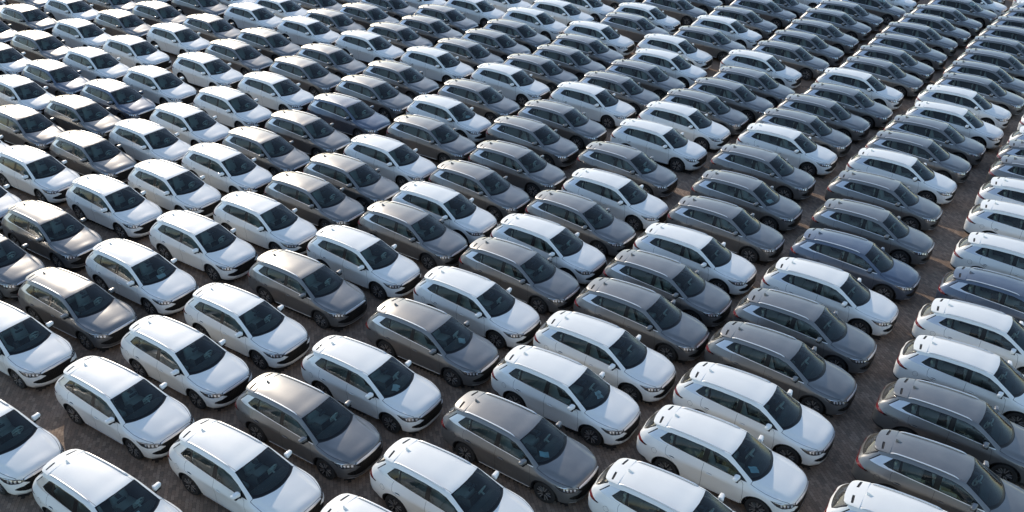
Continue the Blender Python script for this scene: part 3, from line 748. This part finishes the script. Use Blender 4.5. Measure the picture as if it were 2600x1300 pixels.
proto = make_car()
bm.free()
CARS = [
(-12, 11, 'W', -36.142, 61.847, -33.11, ''), (-12, 12, 'G', -34.372, 64.176, -32.47, ''), (-12, 13, 'G', -32.706, 66.325, -33.27, ''),
(-11, 10, 'G', -33.097, 56.449, -32.81, ''), (-11, 11, 'G', -31.902, 59.127, -32.21, ''), (-11, 12, 'W', -29.912, 61.281, -32.7, ''),
(-11, 13, 'G', -27.992, 63.299, -33.12, ''), (-11, 14, 'W', -26.45, 66.179, -32.9, ''), (-11, 15, 'G', -25.062, 68.163, -32.95, ''),
(-10, 8, 'G', -30.788, 48.875, -33.06, ''), (-10, 9, 'W', -29.764, 51.151, -32.79, ''), (-10, 10, 'G', -28.457, 53.505, -32.68, ''),
(-10, 11, 'W', -27.043, 56.067, -32.82, ''), (-10, 12, 'G', -25.327, 58.286, -33.51, ''), (-10, 13, 'G', -23.659, 60.448, -32.99, ''),
(-10, 14, 'G', -21.884, 63.268, -33.0, ''), (-10, 15, 'W', -20.336, 65.104, -33.37, ''), (-10, 16, 'G', -17.89, 66.718, -32.03, ''),
(-10, 17, 'G', -16.932, 69.177, -32.99, ''), (-9, 7, 'W', -27.95, 43.959, -33.31, ''), (-9, 8, 'W', -26.006, 45.674, -32.98, ''),
(-9, 9, 'B', -25.297, 48.242, -32.9, ''), (-9, 10, 'W', -23.999, 50.55, -33.1, ''), (-9, 11, 'W', -22.627, 52.915, -32.91, 'w'),
(-9, 12, 'W', -20.913, 55.583, -33.07, ''), (-9, 13, 'G', -19.395, 57.703, -33.37, ''), (-9, 14, 'W', -17.442, 60.519, -32.64, ''),
(-9, 15, 'W', -16.063, 62.501, -32.47, ''), (-9, 16, 'G', -13.855, 63.973, -33.35, ''), (-9, 17, 'G', -12.82, 66.55, -32.87, ''),
(-9, 18, 'G', -11.04, 68.789, -32.72, ''), (-8, 6, 'W', -25.222, 39.185, -33.02, ''), (-8, 7, 'G', -23.777, 41.426, -32.6, ''),
(-8, 8, 'G', -21.604, 42.911, -32.41, ''), (-8, 9, 'B', -20.818, 45.317, -32.97, 'w'), (-8, 10, 'W', -19.397, 47.565, -33.11, ''),
(-8, 11, 'W', -17.456, 49.993, -33.14, 'w'), (-8, 12, 'G', -16.369, 52.556, -33.48, ''), (-8, 13, 'G', -15.156, 54.955, -32.62, ''),
(-8, 14, 'W', -13.207, 57.621, -33.36, ''), (-8, 15, 'G', -11.981, 59.48, -33.4, ''), (-8, 16, 'G', -9.92, 61.089, -33.09, ''),
(-8, 17, 'G', -8.837, 63.733, -33.19, ''), (-8, 18, 'W', -7.064, 65.968, -33.25, ''), (-8, 19, 'G', -5.546, 68.625, -33.12, ''),
(-7, 5, 'W', -22.462, 34.086, -32.95, ''), (-7, 6, 'W', -21.097, 36.578, -32.32, ''), (-7, 7, 'G', -19.337, 38.399, -32.98, ''),
(-7, 8, 'W', -17.179, 39.924, -33.27, ''), (-7, 9, 'W', -16.011, 42.117, -33.47, ''), (-7, 10, 'W', -14.563, 44.552, -33.28, ''),
(-7, 11, 'W', -12.873, 46.961, -32.78, ''), (-7, 12, 'G', -11.826, 49.693, -33.04, ''), (-7, 13, 'G', -10.813, 52.08, -33.26, ''),
(-7, 14, 'W', -8.935, 54.868, -33.11, ''), (-7, 15, 'G', -7.397, 56.734, -32.8, ''), (-7, 16, 'G', -5.551, 58.475, -32.41, ''),
(-7, 17, 'G', -4.732, 61.11, -33.53, ''), (-7, 18, 'W', -2.846, 63.503, -33.18, ''), (-7, 19, 'W', -1.016, 65.694, -32.8, ''),
(-7, 20, 'W', 0.79, 67.99, -32.96, ''), (-6, 4, 'G', -19.385, 29.168, -31.55, ''), (-6, 5, 'G', -18.073, 31.277, -32.22, ''),
(-6, 6, 'W', -16.578, 33.745, -32.72, ''), (-6, 7, 'W', -14.586, 35.356, -33.52, ''), (-6, 8, 'W', -12.829, 37.26, -33.16, ''),
(-6, 9, 'G', -11.566, 39.258, -33.27, ''), (-6, 10, 'G', -10.062, 41.479, -32.57, ''), (-6, 11, 'B', -8.445, 43.92, -33.04, ''),
(-6, 12, 'G', -7.524, 46.768, -33.59, ''), (-6, 13, 'G', -6.415, 49.285, -32.84, ''), (-6, 14, 'W', -4.567, 51.974, -33.22, ''),
(-6, 15, 'G', -2.847, 53.73, -33.74, ''), (-6, 16, 'G', -1.27, 55.776, -33.38, ''), (-6, 17, 'G', 0.017, 57.962, -33.4, ''),
(-6, 18, 'W', 1.261, 60.837, -33.52, ''), (-6, 19, 'W', 3.119, 63.101, -33.24, ''), (-6, 20, 'W', 4.798, 65.189, -33.44, ''),
(-6, 21, 'G', 6.478, 68.074, -33.31, ''), (-6, 22, 'G', 8.243, 70.72, -33.96, ''), (-5, 3, 'W', -16.238, 24.172, -31.75, ''),
(-5, 4, 'G', -14.99, 26.247, -30.75, ''), (-5, 5, 'W', -13.522, 28.343, -32.25, 'w'), (-5, 6, 'W', -11.972, 30.692, -32.1, ''),
(-5, 7, 'W', -9.957, 32.456, -32.06, ''), (-5, 8, 'G', -8.36, 34.437, -32.39, ''), (-5, 9, 'G', -7.121, 36.429, -32.48, ''),
(-5, 10, 'W', -5.673, 38.642, -32.63, ''), (-5, 11, 'G', -3.982, 41.196, -32.62, ''), (-5, 12, 'W', -3.325, 43.995, -33.54, 'w'),
(-5, 13, 'G', -1.914, 46.468, -32.9, ''), (-5, 14, 'W', -0.245, 49.215, -33.86, ''), (-5, 15, 'G', 1.428, 51.01, -33.47, ''),
(-5, 16, 'G', 3.172, 52.856, -33.96, ''), (-5, 17, 'G', 4.41, 55.088, -32.97, ''), (-5, 18, 'W', 5.335, 57.959, -32.89, ''),
(-5, 19, 'G', 7.862, 60.095, -33.47, ''), (-5, 20, 'W', 8.95, 62.623, -32.78, ''), (-5, 21, 'G', 11.217, 65.061, -33.31, ''),
(-5, 22, 'G', 12.817, 67.852, -33.15, ''), (-5, 23, 'G', 14.47, 70.181, -33.54, ''), (-4, 2, 'W', -14.612, 19.635, -32.39, ''),
(-4, 3, 'W', -11.464, 21.119, -31.67, ''), (-4, 4, 'W', -10.333, 23.375, -32.12, ''), (-4, 5, 'W', -8.92, 25.417, -31.99, ''),
(-4, 6, 'G', -7.337, 27.792, -32.29, ''), (-4, 7, 'W', -5.58, 29.726, -33.06, ''), (-4, 8, 'G', -3.929, 31.856, -32.84, ''),
(-4, 9, 'W', -2.82, 33.725, -32.48, ''), (-4, 10, 'G', -1.44, 35.924, -33.69, ''), (-4, 11, 'G', 0.207, 38.215, -33.21, ''),
(-4, 12, 'G', 0.918, 41.296, -33.49, ''), (-4, 13, 'G', 2.438, 43.599, -32.8, ''), (-4, 14, 'W', 4.202, 46.4, -33.22, ''),
(-4, 15, 'G', 5.747, 48.206, -33.17, ''), (-4, 16, 'G', 7.438, 50.34, -33.24, ''), (-4, 17, 'W', 9.028, 52.465, -33.45, ''),
(-4, 18, 'W', 9.877, 55.446, -34.03, ''), (-4, 19, 'G', 12.331, 57.363, -33.14, ''), (-4, 20, 'W', 13.918, 59.879, -34.07, ''),
(-4, 21, 'G', 15.455, 62.209, -33.48, ''), (-4, 22, 'G', 17.453, 64.916, -33.55, ''), (-4, 23, 'G', 19.078, 66.77, -33.38, ''),
(-4, 24, 'W', 21.169, 69.213, -33.26, ''), (-4, 25, 'G', 22.634, 72.056, -33.63, ''), (-3, 2, 'W', -10.249, 17.001, -31.86, 'w'),
(-3, 3, 'W', -7.102, 18.322, -32.52, ''), (-3, 4, 'G', -5.817, 20.483, -32.12, ''), (-3, 5, 'W', -4.25, 22.462, -31.66, 'w'),
(-3, 6, 'G', -2.544, 24.705, -32.09, 'w'), (-3, 7, 'W', -1.159, 26.828, -33.03, ''), (-3, 8, 'G', 0.331, 29.007, -33.5, ''),
(-3, 9, 'W', 1.451, 30.968, -33.67, ''), (-3, 10, 'G', 2.827, 33.131, -34.68, ''), (-3, 11, 'W', 4.454, 35.345, -34.32, ''),
(-3, 12, 'G', 5.256, 38.345, -34.14, 'w'), (-3, 13, 'W', 7.092, 41.247, -33.77, ''), (-3, 14, 'W', 8.696, 43.731, -33.67, ''),
(-3, 15, 'G', 10.008, 45.645, -33.86, ''), (-3, 16, 'G', 11.785, 47.557, -33.53, ''), (-3, 17, 'G', 13.479, 49.538, -34.02, ''),
(-3, 18, 'W', 14.614, 52.601, -33.92, ''), (-3, 19, 'G', 16.783, 54.559, -33.69, ''), (-3, 20, 'G', 18.371, 56.872, -34.14, ''),
(-3, 21, 'G', 20.086, 59.416, -33.84, ''), (-3, 22, 'G', 21.817, 62.211, -32.88, ''), (-3, 23, 'G', 23.373, 64.421, -33.24, ''),
(-3, 24, 'G', 25.739, 66.55, -32.79, ''), (-3, 25, 'W', 27.36, 68.916, -33.0, ''), (-3, 26, 'G', 28.673, 71.617, -33.39, ''),
(-3, 27, 'G', 29.813, 74.454, -33.49, ''), (-2, 3, 'W', -2.736, 15.547, -33.23, ''), (-2, 4, 'W', -1.404, 17.695, -33.08, ''),
(-2, 5, 'G', 0.359, 19.777, -33.75, 'b'), (-2, 6, 'W', 1.776, 22.112, -32.95, 'c'), (-2, 7, 'W', 3.13, 24.12, -32.63, ''),
(-2, 8, 'G', 4.571, 26.277, -33.06, ''), (-2, 9, 'G', 5.735, 28.309, -33.36, ''), (-2, 10, 'W', 7.094, 30.432, -33.53, ''),
(-2, 11, 'G', 8.753, 32.895, -33.18, ''), (-2, 12, 'G', 10.147, 35.483, -33.35, 'w'), (-2, 13, 'G', 11.507, 38.395, -33.62, ''),
(-2, 14, 'W', 13.279, 41.031, -33.59, ''), (-2, 15, 'G', 14.599, 43.107, -33.67, ''), (-2, 16, 'G', 16.206, 45.227, -33.97, ''),
(-2, 17, 'G', 18.011, 47.067, -33.79, ''), (-2, 18, 'W', 19.499, 49.628, -34.34, ''), (-2, 19, 'G', 21.42, 51.79, -34.32, ''),
(-2, 20, 'G', 22.926, 54.052, -33.78, ''), (-2, 21, 'G', 24.705, 56.592, -33.51, ''), (-2, 22, 'G', 26.453, 59.251, -33.5, ''),
(-2, 23, 'G', 28.207, 61.412, -33.86, ''), (-2, 24, 'G', 29.988, 63.779, -33.03, ''), (-2, 25, 'G', 32.095, 66.18, -33.37, ''),
(-2, 26, 'W', 33.749, 68.289, -33.38, ''), (-2, 27, 'G', 34.939, 71.104, -33.16, ''), (-2, 28, 'G', 35.855, 74.02, -33.02, ''),
(-2, 29, 'G', 37.448, 76.434, -33.39, ''), (-2, 30, 'W', 39.046, 78.855, -33.43, ''), (-1, 5, 'W', 4.532, 17.058, -33.23, 'c'),
(-1, 6, 'W', 6.079, 19.34, -32.77, 'b'), (-1, 7, 'W', 7.422, 21.433, -33.11, ''), (-1, 8, 'G', 8.771, 23.686, -33.49, ''),
(-1, 9, 'G', 10.089, 25.794, -32.86, ''), (-1, 10, 'W', 11.587, 27.978, -32.93, ''), (-1, 11, 'B', 13.216, 30.289, -32.91, ''),
(-1, 12, 'G', 14.754, 32.903, -33.15, ''), (-1, 13, 'G', 16.191, 35.74, -33.15, ''), (-1, 14, 'W', 17.842, 38.25, -33.59, ''),
(-1, 15, 'G', 19.396, 40.422, -33.77, ''), (-1, 16, 'G', 20.988, 42.529, -33.75, ''), (-1, 17, 'W', 22.779, 44.548, -33.17, ''),
(-1, 18, 'W', 24.361, 47.142, -33.63, ''), (-1, 19, 'G', 26.073, 49.187, -34.05, ''), (-1, 20, 'G', 27.518, 51.445, -33.61, ''),
(-1, 21, 'G', 29.249, 53.8, -33.86, ''), (-1, 22, 'G', 30.95, 56.459, -33.76, ''), (-1, 23, 'G', 32.787, 58.952, -33.22, ''),
(-1, 24, 'G', 34.514, 61.172, -33.63, ''), (-1, 25, 'G', 36.272, 63.357, -33.97, ''), (-1, 26, 'W', 37.781, 65.472, -32.89, ''),
(-1, 27, 'W', 39.454, 68.307, -32.92, ''), (-1, 28, 'G', 41.076, 70.636, -33.32, ''), (-1, 29, 'G', 41.89, 73.575, -33.12, ''),
(0, 6, 'W', 10.61, 16.408, -32.83, ''), (0, 7, 'G', 12.089, 18.476, -32.3, ''), (0, 8, 'G', 13.435, 20.853, -32.53, ''),
(0, 9, 'W', 14.864, 23.132, -32.72, ''), (0, 10, 'W', 16.289, 25.384, -32.46, ''), (0, 11, 'B', 17.931, 27.56, -33.2, ''),
(0, 12, 'W', 19.58, 30.235, -32.79, ''), (0, 13, 'W', 21.294, 33.115, -32.99, ''), (0, 14, 'W', 22.703, 35.355, -33.29, ''),
(0, 15, 'G', 24.233, 37.748, -33.06, ''), (0, 16, 'G', 25.446, 39.638, -32.78, ''), (0, 17, 'W', 26.761, 41.361, -33.67, ''),
(0, 18, 'W', 28.565, 43.968, -32.9, '')]

# ---------------------------------------------------------------- copies of the car
def copy_tree(o, parent, colr):
    c = o.copy(); COL.objects.link(c)
    if parent is not None: c.parent = parent
    if o.type == 'MESH' and colr != 'W' and o.data.name in PSET:
        c.material_slots[0].link = 'OBJECT'; c.material_slots[0].material = PAINT[colr]
    for ch in KIDS.get(o.name, ()): copy_tree(ch, c, colr)
    return c

PSET = set(PAINTED)
KIDS = {}
for o in list(COL.objects):
    if o.parent: KIDS.setdefault(o.parent.name, []).append(o)

ORD = ['first', 'second', 'third', 'fourth', 'fifth', 'sixth', 'seventh', 'eighth', 'ninth', 'tenth', 'eleventh', 'twelfth', 'thirteenth',
       'fourteenth', 'fifteenth', 'sixteenth', 'seventeenth', 'eighteenth', 'nineteenth', 'twentieth', 'twenty-first', 'twenty-second', 'twenty-third',
       'twenty-fourth', 'twenty-fifth', 'twenty-sixth', 'twenty-seventh', 'twenty-eighth', 'twenty-ninth', 'thirtieth', 'thirty-first', 'thirty-second']
CN = {'W': 'white', 'G': 'grey', 'B': 'slate blue'}
cells = {(c[0], c[1]): c for c in CARS}
cols = sorted({c[0] for c in CARS}, reverse=True)
colcars = {k: sorted(c[1] for c in CARS if c[0] == k) for k in cols}
CARS.sort(key=lambda c: math.hypot(c[3], c[4]))
centers = []
first = True
papers = []
for (cc, j, colr, x, y, th, pp) in CARS:
    if first and colr == 'W':
        r = proto; first = False
    else:
        r = copy_tree(proto, None, colr)
    r.location = (x, y, 0); r.rotation_euler = (0, 0, R(th))
    nbs = [cells[(cc, q)][2] for q in (j - 1, j + 1) if (cc, q) in cells]
    nth = ORD[colcars[cc].index(j)]; rr_ = ORD[cols.index(cc)]
    rowtxt = ('the rightmost row' if rr_ == 'first' else '%s row from right' % rr_)
    if pp: feat = 'with paper behind windscreen'
    elif not nbs: feat = 'alone'
    elif len(nbs) == 2 and nbs[0] == nbs[1]: feat = ('between two %s ones' % CN[nbs[0]])
    elif len(nbs) == 2: feat = 'between %s and %s ones' % (CN[nbs[0]], CN[nbs[1]])
    else: feat = 'beside a %s one' % CN[nbs[0]]
    tag(r, '%s SUV %s, %s car up the %s' % (CN[colr], feat, nth, rowtxt), 'car', 'SUVs parked in tight rows on the paved yard')
    centers.append((x, y, R(th)))
    if pp: papers.append((x, y, R(th), pp, colr, nth, rowtxt))

# sheets of paper lying on the dashboards, seen through the windscreens
for k, (x, y, th, pp, colr, nth, rowtxt) in enumerate(papers):
    w, h = (.30, .22) if pp != 'b' else (.24, .26)
    n = 6; V = []; F_ = []
    rz = rnd.uniform(-.5, .9)
    lx, ly, tz = (1.02, rnd.uniform(-.15, .25), 1.032)
    if pp == 'b': lx, ly, rz = .93, -.22, .7
    for a in range(n + 1):
        for b in range(n + 1):
            u, v = (a / n - .5) * h, (b / n - .5) * w
            z = .012 * math.sin(a * 1.1 + k) * (3 if pp == 'c' else 1) + .01 * math.cos(b * 1.3 + k) * (3 if pp == 'c' else 1) - .18 * (u if pp != 'b' else u * 1.2)
            V.append((u, v, z + .025))
    for a in range(n):
        for b in range(n): q = a * (n + 1) + b; F_.append((q, q + 1, q + n + 2, q + n + 1))
    o = mesh_obj('paper_sheet', V, F_, PAPB if pp == 'b' else PAPW, None)
    c_, s_ = math.cos(th), math.sin(th)
    o.location = (x + lx * c_ - ly * s_, y + lx * s_ + ly * c_, tz); o.rotation_euler = (0, 0, th + rz)
    mod = {'b': 'pale blue paper sheet', 'c': 'crumpled white paper', 'w': 'white paper sheet'}[pp]
    tag(o, '%s on dashboard of %s SUV, %s car up %s' % (mod, CN[colr], nth, rowtxt), 'paper', 'papers left behind windscreens')

# ---------------------------------------------------------------- ground
def ground_mat():
    m = mat('brown_concrete_pavers', (.12, .09, .07), .85)
    L = m.node_tree.links; b = m.node_tree.nodes['Principled BSDF']
    geo = N(m, 'ShaderNodeNewGeometry'); oi = N(m, 'ShaderNodeObjectInfo'); tc = N(m, 'ShaderNodeTexCoord')
    add = N(m, 'ShaderNodeMath', operation='ADD'); fr = N(m, 'ShaderNodeMath', operation='FRACT')
    L.new(geo.outputs['Random Per Island'], add.inputs[0]); L.new(oi.outputs['Random'], add.inputs[1]); L.new(add.outputs[0], fr.inputs[0])
    cr_ = N(m, 'ShaderNodeValToRGB')
    e = cr_.color_ramp.elements; e[0].color = (.18, .131, .097, 1); e[1].color = (.31, .226, .166, 1)
    k = cr_.color_ramp.elements.new(.5); k.color = (.25, .172, .122, 1)
    L.new(fr.outputs[0], cr_.inputs[0])
    no = N(m, 'ShaderNodeTexNoise'); no.inputs['Scale'].default_value = .45; no.inputs['Detail'].default_value = 8; no.inputs['Roughness'].default_value = .7
    L.new(geo.outputs['Position'], no.inputs['Vector'])
    n2 = N(m, 'ShaderNodeTexNoise'); n2.inputs['Scale'].default_value = 60; n2.inputs['Detail'].default_value = 4
    L.new(geo.outputs['Position'], n2.inputs['Vector'])
    mr = N(m, 'ShaderNodeMapRange'); mr.inputs[1].default_value = .3; mr.inputs[2].default_value = .7; mr.inputs[3].default_value = .86; mr.inputs[4].default_value = 1.14
    L.new(no.outputs[0], mr.inputs[0])
    mr2 = N(m, 'ShaderNodeMapRange'); mr2.inputs[3].default_value = .8; mr2.inputs[4].default_value = 1.2
    L.new(n2.outputs[0], mr2.inputs[0])
    mu = N(m, 'ShaderNodeMath', operation='MULTIPLY'); L.new(mr.outputs[0], mu.inputs[0]); L.new(mr2.outputs[0], mu.inputs[1])
    hs = N(m, 'ShaderNodeVectorMath', operation='SCALE'); L.new(cr_.outputs[0], hs.inputs[0]); L.new(mu.outputs[0], hs.inputs['Scale'])
    L.new(hs.outputs[0], b.inputs['Base Color'])
    bp_ = N(m, 'ShaderNodeBump'); bp_.inputs['Distance'].default_value = .003; L.new(n2.outputs[0], bp_.inputs['Height']); L.new(bp_.outputs[0], b.inputs['Normal'])
    return m
PAVE = ground_mat()

def far_ground_mat(far):
    m = mat('paved_yard_far' if far else 'joint_sand', (.05, .04, .032), .95)
    L = m.node_tree.links; b = m.node_tree.nodes['Principled BSDF']
    geo = N(m, 'ShaderNodeNewGeometry')
    no = N(m, 'ShaderNodeTexNoise'); no.inputs['Scale'].default_value = .45 if far else 9; no.inputs['Detail'].default_value = 10; no.inputs['Roughness'].default_value = .75
    L.new(geo.outputs['Position'], no.inputs['Vector'])
    cr_ = N(m, 'ShaderNodeValToRGB'); e = cr_.color_ramp.elements
    if far: e[0].color = (.185, .128, .09, 1); e[1].color = (.28, .193, .138, 1)
    else: e[0].color = (.03, .024, .02, 1); e[1].color = (.075, .06, .05, 1)
    e[0].position = .3; e[1].position = .7
    L.new(no.outputs[0], cr_.inputs[0]); L.new(cr_.outputs[0], b.inputs['Base Color'])
    return m

nv = []
for sx in (-1, 1):
    pass
X0, X1, Y0, Y1 = -34., 40., 6., 52.      # paved area built brick by brick
gsub = mesh_obj('ground', [(-900, -300, -.0035), (900, -300, -.0035), (900, 1500, -.0035), (-900, 1500, -.0035)], [(0, 1, 2, 3)], far_ground_mat(False), None, False)
tag(gsub, 'brown paved yard under the parked cars', None, None, 'structure')
# beyond the bricks one sheet with the paver colour, four strips around the built area
FM = far_ground_mat(True)
V = [(-900, -300), (900, -300), (900, 1500), (-900, 1500), (X0, Y0), (X1, Y0), (X1, Y1), (X0, Y1)]
far = mesh_obj('paved_ground', [(a, b, 0) for a, b in V], [(0, 1, 5, 4), (1, 2, 6, 5), (2, 3, 7, 6), (3, 0, 4, 7)], FM, None, False)
tag(far, 'brown concrete block paving reaching past the last parked cars', None, None, 'structure')

# wavy-edged interlocking blocks, laid diagonally to the rows
LB, WB, J, AMP = .2000, .1000, .0065, .014
ang = HEAD + R(135)
ca, sa = math.cos(ang), math.sin(ang)
shape = []
def edge_pts(p, q, amp, n_):
    d = Vector((q[0] - p[0], q[1] - p[1])); nn = Vector((-d.y, d.x)).normalized(); out = [p]
    for k in range(1, n_):
        s_ = amp if k % 2 else -amp
        out.append((p[0] + d.x * k / n_ + nn.x * s_, p[1] + d.y * k / n_ + nn.y * s_))
    return out
hx, hy = (LB - J) / 2, (WB - J) / 2
shape = edge_pts((-hx, -hy), (hx, -hy), AMP, 4) + edge_pts((hx, -hy), (hx, hy), AMP * .7, 2) + edge_pts((hx, hy), (-hx, hy), -AMP, 4)[:1] + edge_pts((hx, hy), (-hx, hy), AMP, 4)[1:] + edge_pts((-hx, hy), (-hx, -hy), -AMP * .7, 2)
# opposite edges must be parallel so that the blocks interlock
bot = [(-hx, -hy + AMP / 2), (-hx / 2, -hy - AMP / 2), (0, -hy + AMP / 2), (hx / 2, -hy - AMP / 2), (hx, -hy + AMP / 2)]
top_ = [(x, y + 2 * hy) for x, y in bot]
rgt = [(hx + AMP * .6, 0)]; lft = [(-hx + AMP * .6, 0)]
shape = bot + rgt + top_[::-1] + lft
NSH = len(shape)
SH = np.array(shape)
iu = np.arange(-500, 500); 
UU, VV = np.meshgrid(np.arange(-480, 480), np.arange(-800, 800), indexing='ij')
cu = UU * LB + (VV % 2) * LB / 2; cv = VV * WB
PX = cu * ca - cv * sa + 3; PY = cu * sa + cv * ca + 29
m_ = (PX > X0 + .1) & (PX < X1 - .1) & (PY > Y0 + .1) & (PY < Y1 - .1)
PX, PY = PX[m_], PY[m_]
# keep blocks the camera's surroundings can see: inside the view wedge, not under the middle of a car
wedge = (abs(PX) < 3.0 + PY * .66)
PX, PY = PX[wedge], PY[wedge]
keep = np.ones(len(PX), bool)
for (x, y, th) in centers:
    dx, dy = PX - x, PY - y
    a_ = dx * math.cos(th) + dy * math.sin(th); b_ = -dx * math.sin(th) + dy * math.cos(th)
    keep &= ~((abs(a_) < 2.0) & (abs(b_) < .62))
PX, PY = PX[keep], PY[keep]
print('pavers', len(PX))
# the 300 that show largest: nearest to the camera, in frame and not hidden behind a car
bpy.context.view_layer.update()
dg = bpy.context.evaluated_depsgraph_get()
Co = Vector((0, 0, CAM_H))
Rm = np.array([list(cx_), list(-cy_), list(-cz_)])
q = np.stack([PX, PY, np.full(len(PX), -CAM_H)], 1) @ Rm.T
uu = 1300 + FPX * q[:, 0] / q[:, 2]; vv_ = 650 + FPX * q[:, 1] / q[:, 2]
order = np.argsort(q[:, 2])
sel = []
for i in order:
    if len(sel) >= 300: break
    if not (2 < uu[i] < 2598 and 2 < vv_[i] < 1298): continue
    tgt = Vector((PX[i], PY[i], .01)); d = tgt - Co
    hit, loc, *_ = scene.ray_cast(dg, Co, d.normalized(), distance=d.length - .05)
    if not hit: sel.append(i)
sel_set = np.zeros(len(PX), bool); sel_set[sel] = True
print('single pavers', len(sel))
def block_verts(px, py, h, tx, ty):
    sx = SH[:, 0] * ca - SH[:, 1] * sa; sy = SH[:, 0] * sa + SH[:, 1] * ca
    return sx, sy
sx = SH[:, 0] * ca - SH[:, 1] * sa; sy = SH[:, 0] * sa + SH[:, 1] * ca
V = [(sx[k], sy[k], 0) for k in range(NSH)] + [(sx[k], sy[k], -.03) for k in range(NSH)]
F_ = [tuple(range(NSH))] + [(k, k + NSH, (k + 1) % NSH + NSH, (k + 1) % NSH) for k in range(NSH)]
brick_me = None
for i in sel:
    if brick_me is None:
        o = mesh_obj('paving_block', V, F_, PAVE, gsub, False); brick_me = o.data
    else:
        o = bpy.data.objects.new('paving_block', brick_me); COL.objects.link(o); o.parent = gsub
    o.location = (PX[i], PY[i], rnd.uniform(0, .001)); o.rotation_euler = (rnd.normal() * .003, rnd.normal() * .003, 0)
rest = ~sel_set
px, py = PX[rest], PY[rest]; n = len(px)
hz = rnd.uniform(0, .001, n); tx = rnd.normal(size=n) * .003; ty = rnd.normal(size=n) * .003
vt = np.empty((n, 2 * NSH, 3))
vt[:, :NSH, 0] = px[:, None] + sx; vt[:, :NSH, 1] = py[:, None] + sy
vt[:, :NSH, 2] = hz[:, None] + tx[:, None] * sx + ty[:, None] * sy
vt[:, NSH:] = vt[:, :NSH]; vt[:, NSH:, 2] = -.03
base = (np.arange(n) * 2 * NSH)[:, None]
topf = (base + np.arange(NSH)).ravel()
ks = np.arange(NSH); quad = np.stack([ks, ks + NSH, (ks + 1) % NSH + NSH, (ks + 1) % NSH], 1).ravel()
sidef = (base + quad).ravel()
me = bpy.data.meshes.new('block_paving')
me.vertices.add(n * 2 * NSH); me.vertices.foreach_set('co', vt.ravel())
nl = len(topf) + len(sidef)
me.loops.add(nl); me.loops.foreach_set('vertex_index', np.concatenate([topf, sidef]).astype(np.int32))
np_ = n + n * NSH
me.polygons.add(np_)
me.polygons.foreach_set('loop_start', np.concatenate([np.arange(n) * NSH, n * NSH + np.arange(n * NSH) * 4]).astype(np.int32))
me.materials.append(PAVE); me.update(calc_edges=True); me.validate(); me.polygons.foreach_set('use_smooth', np.zeros(np_, bool)); me.update()
o = bpy.data.objects.new('block_paving', me); COL.objects.link(o); o.parent = gsub
o['kind'] = 'stuff'
print('objects', len(bpy.data.objects))
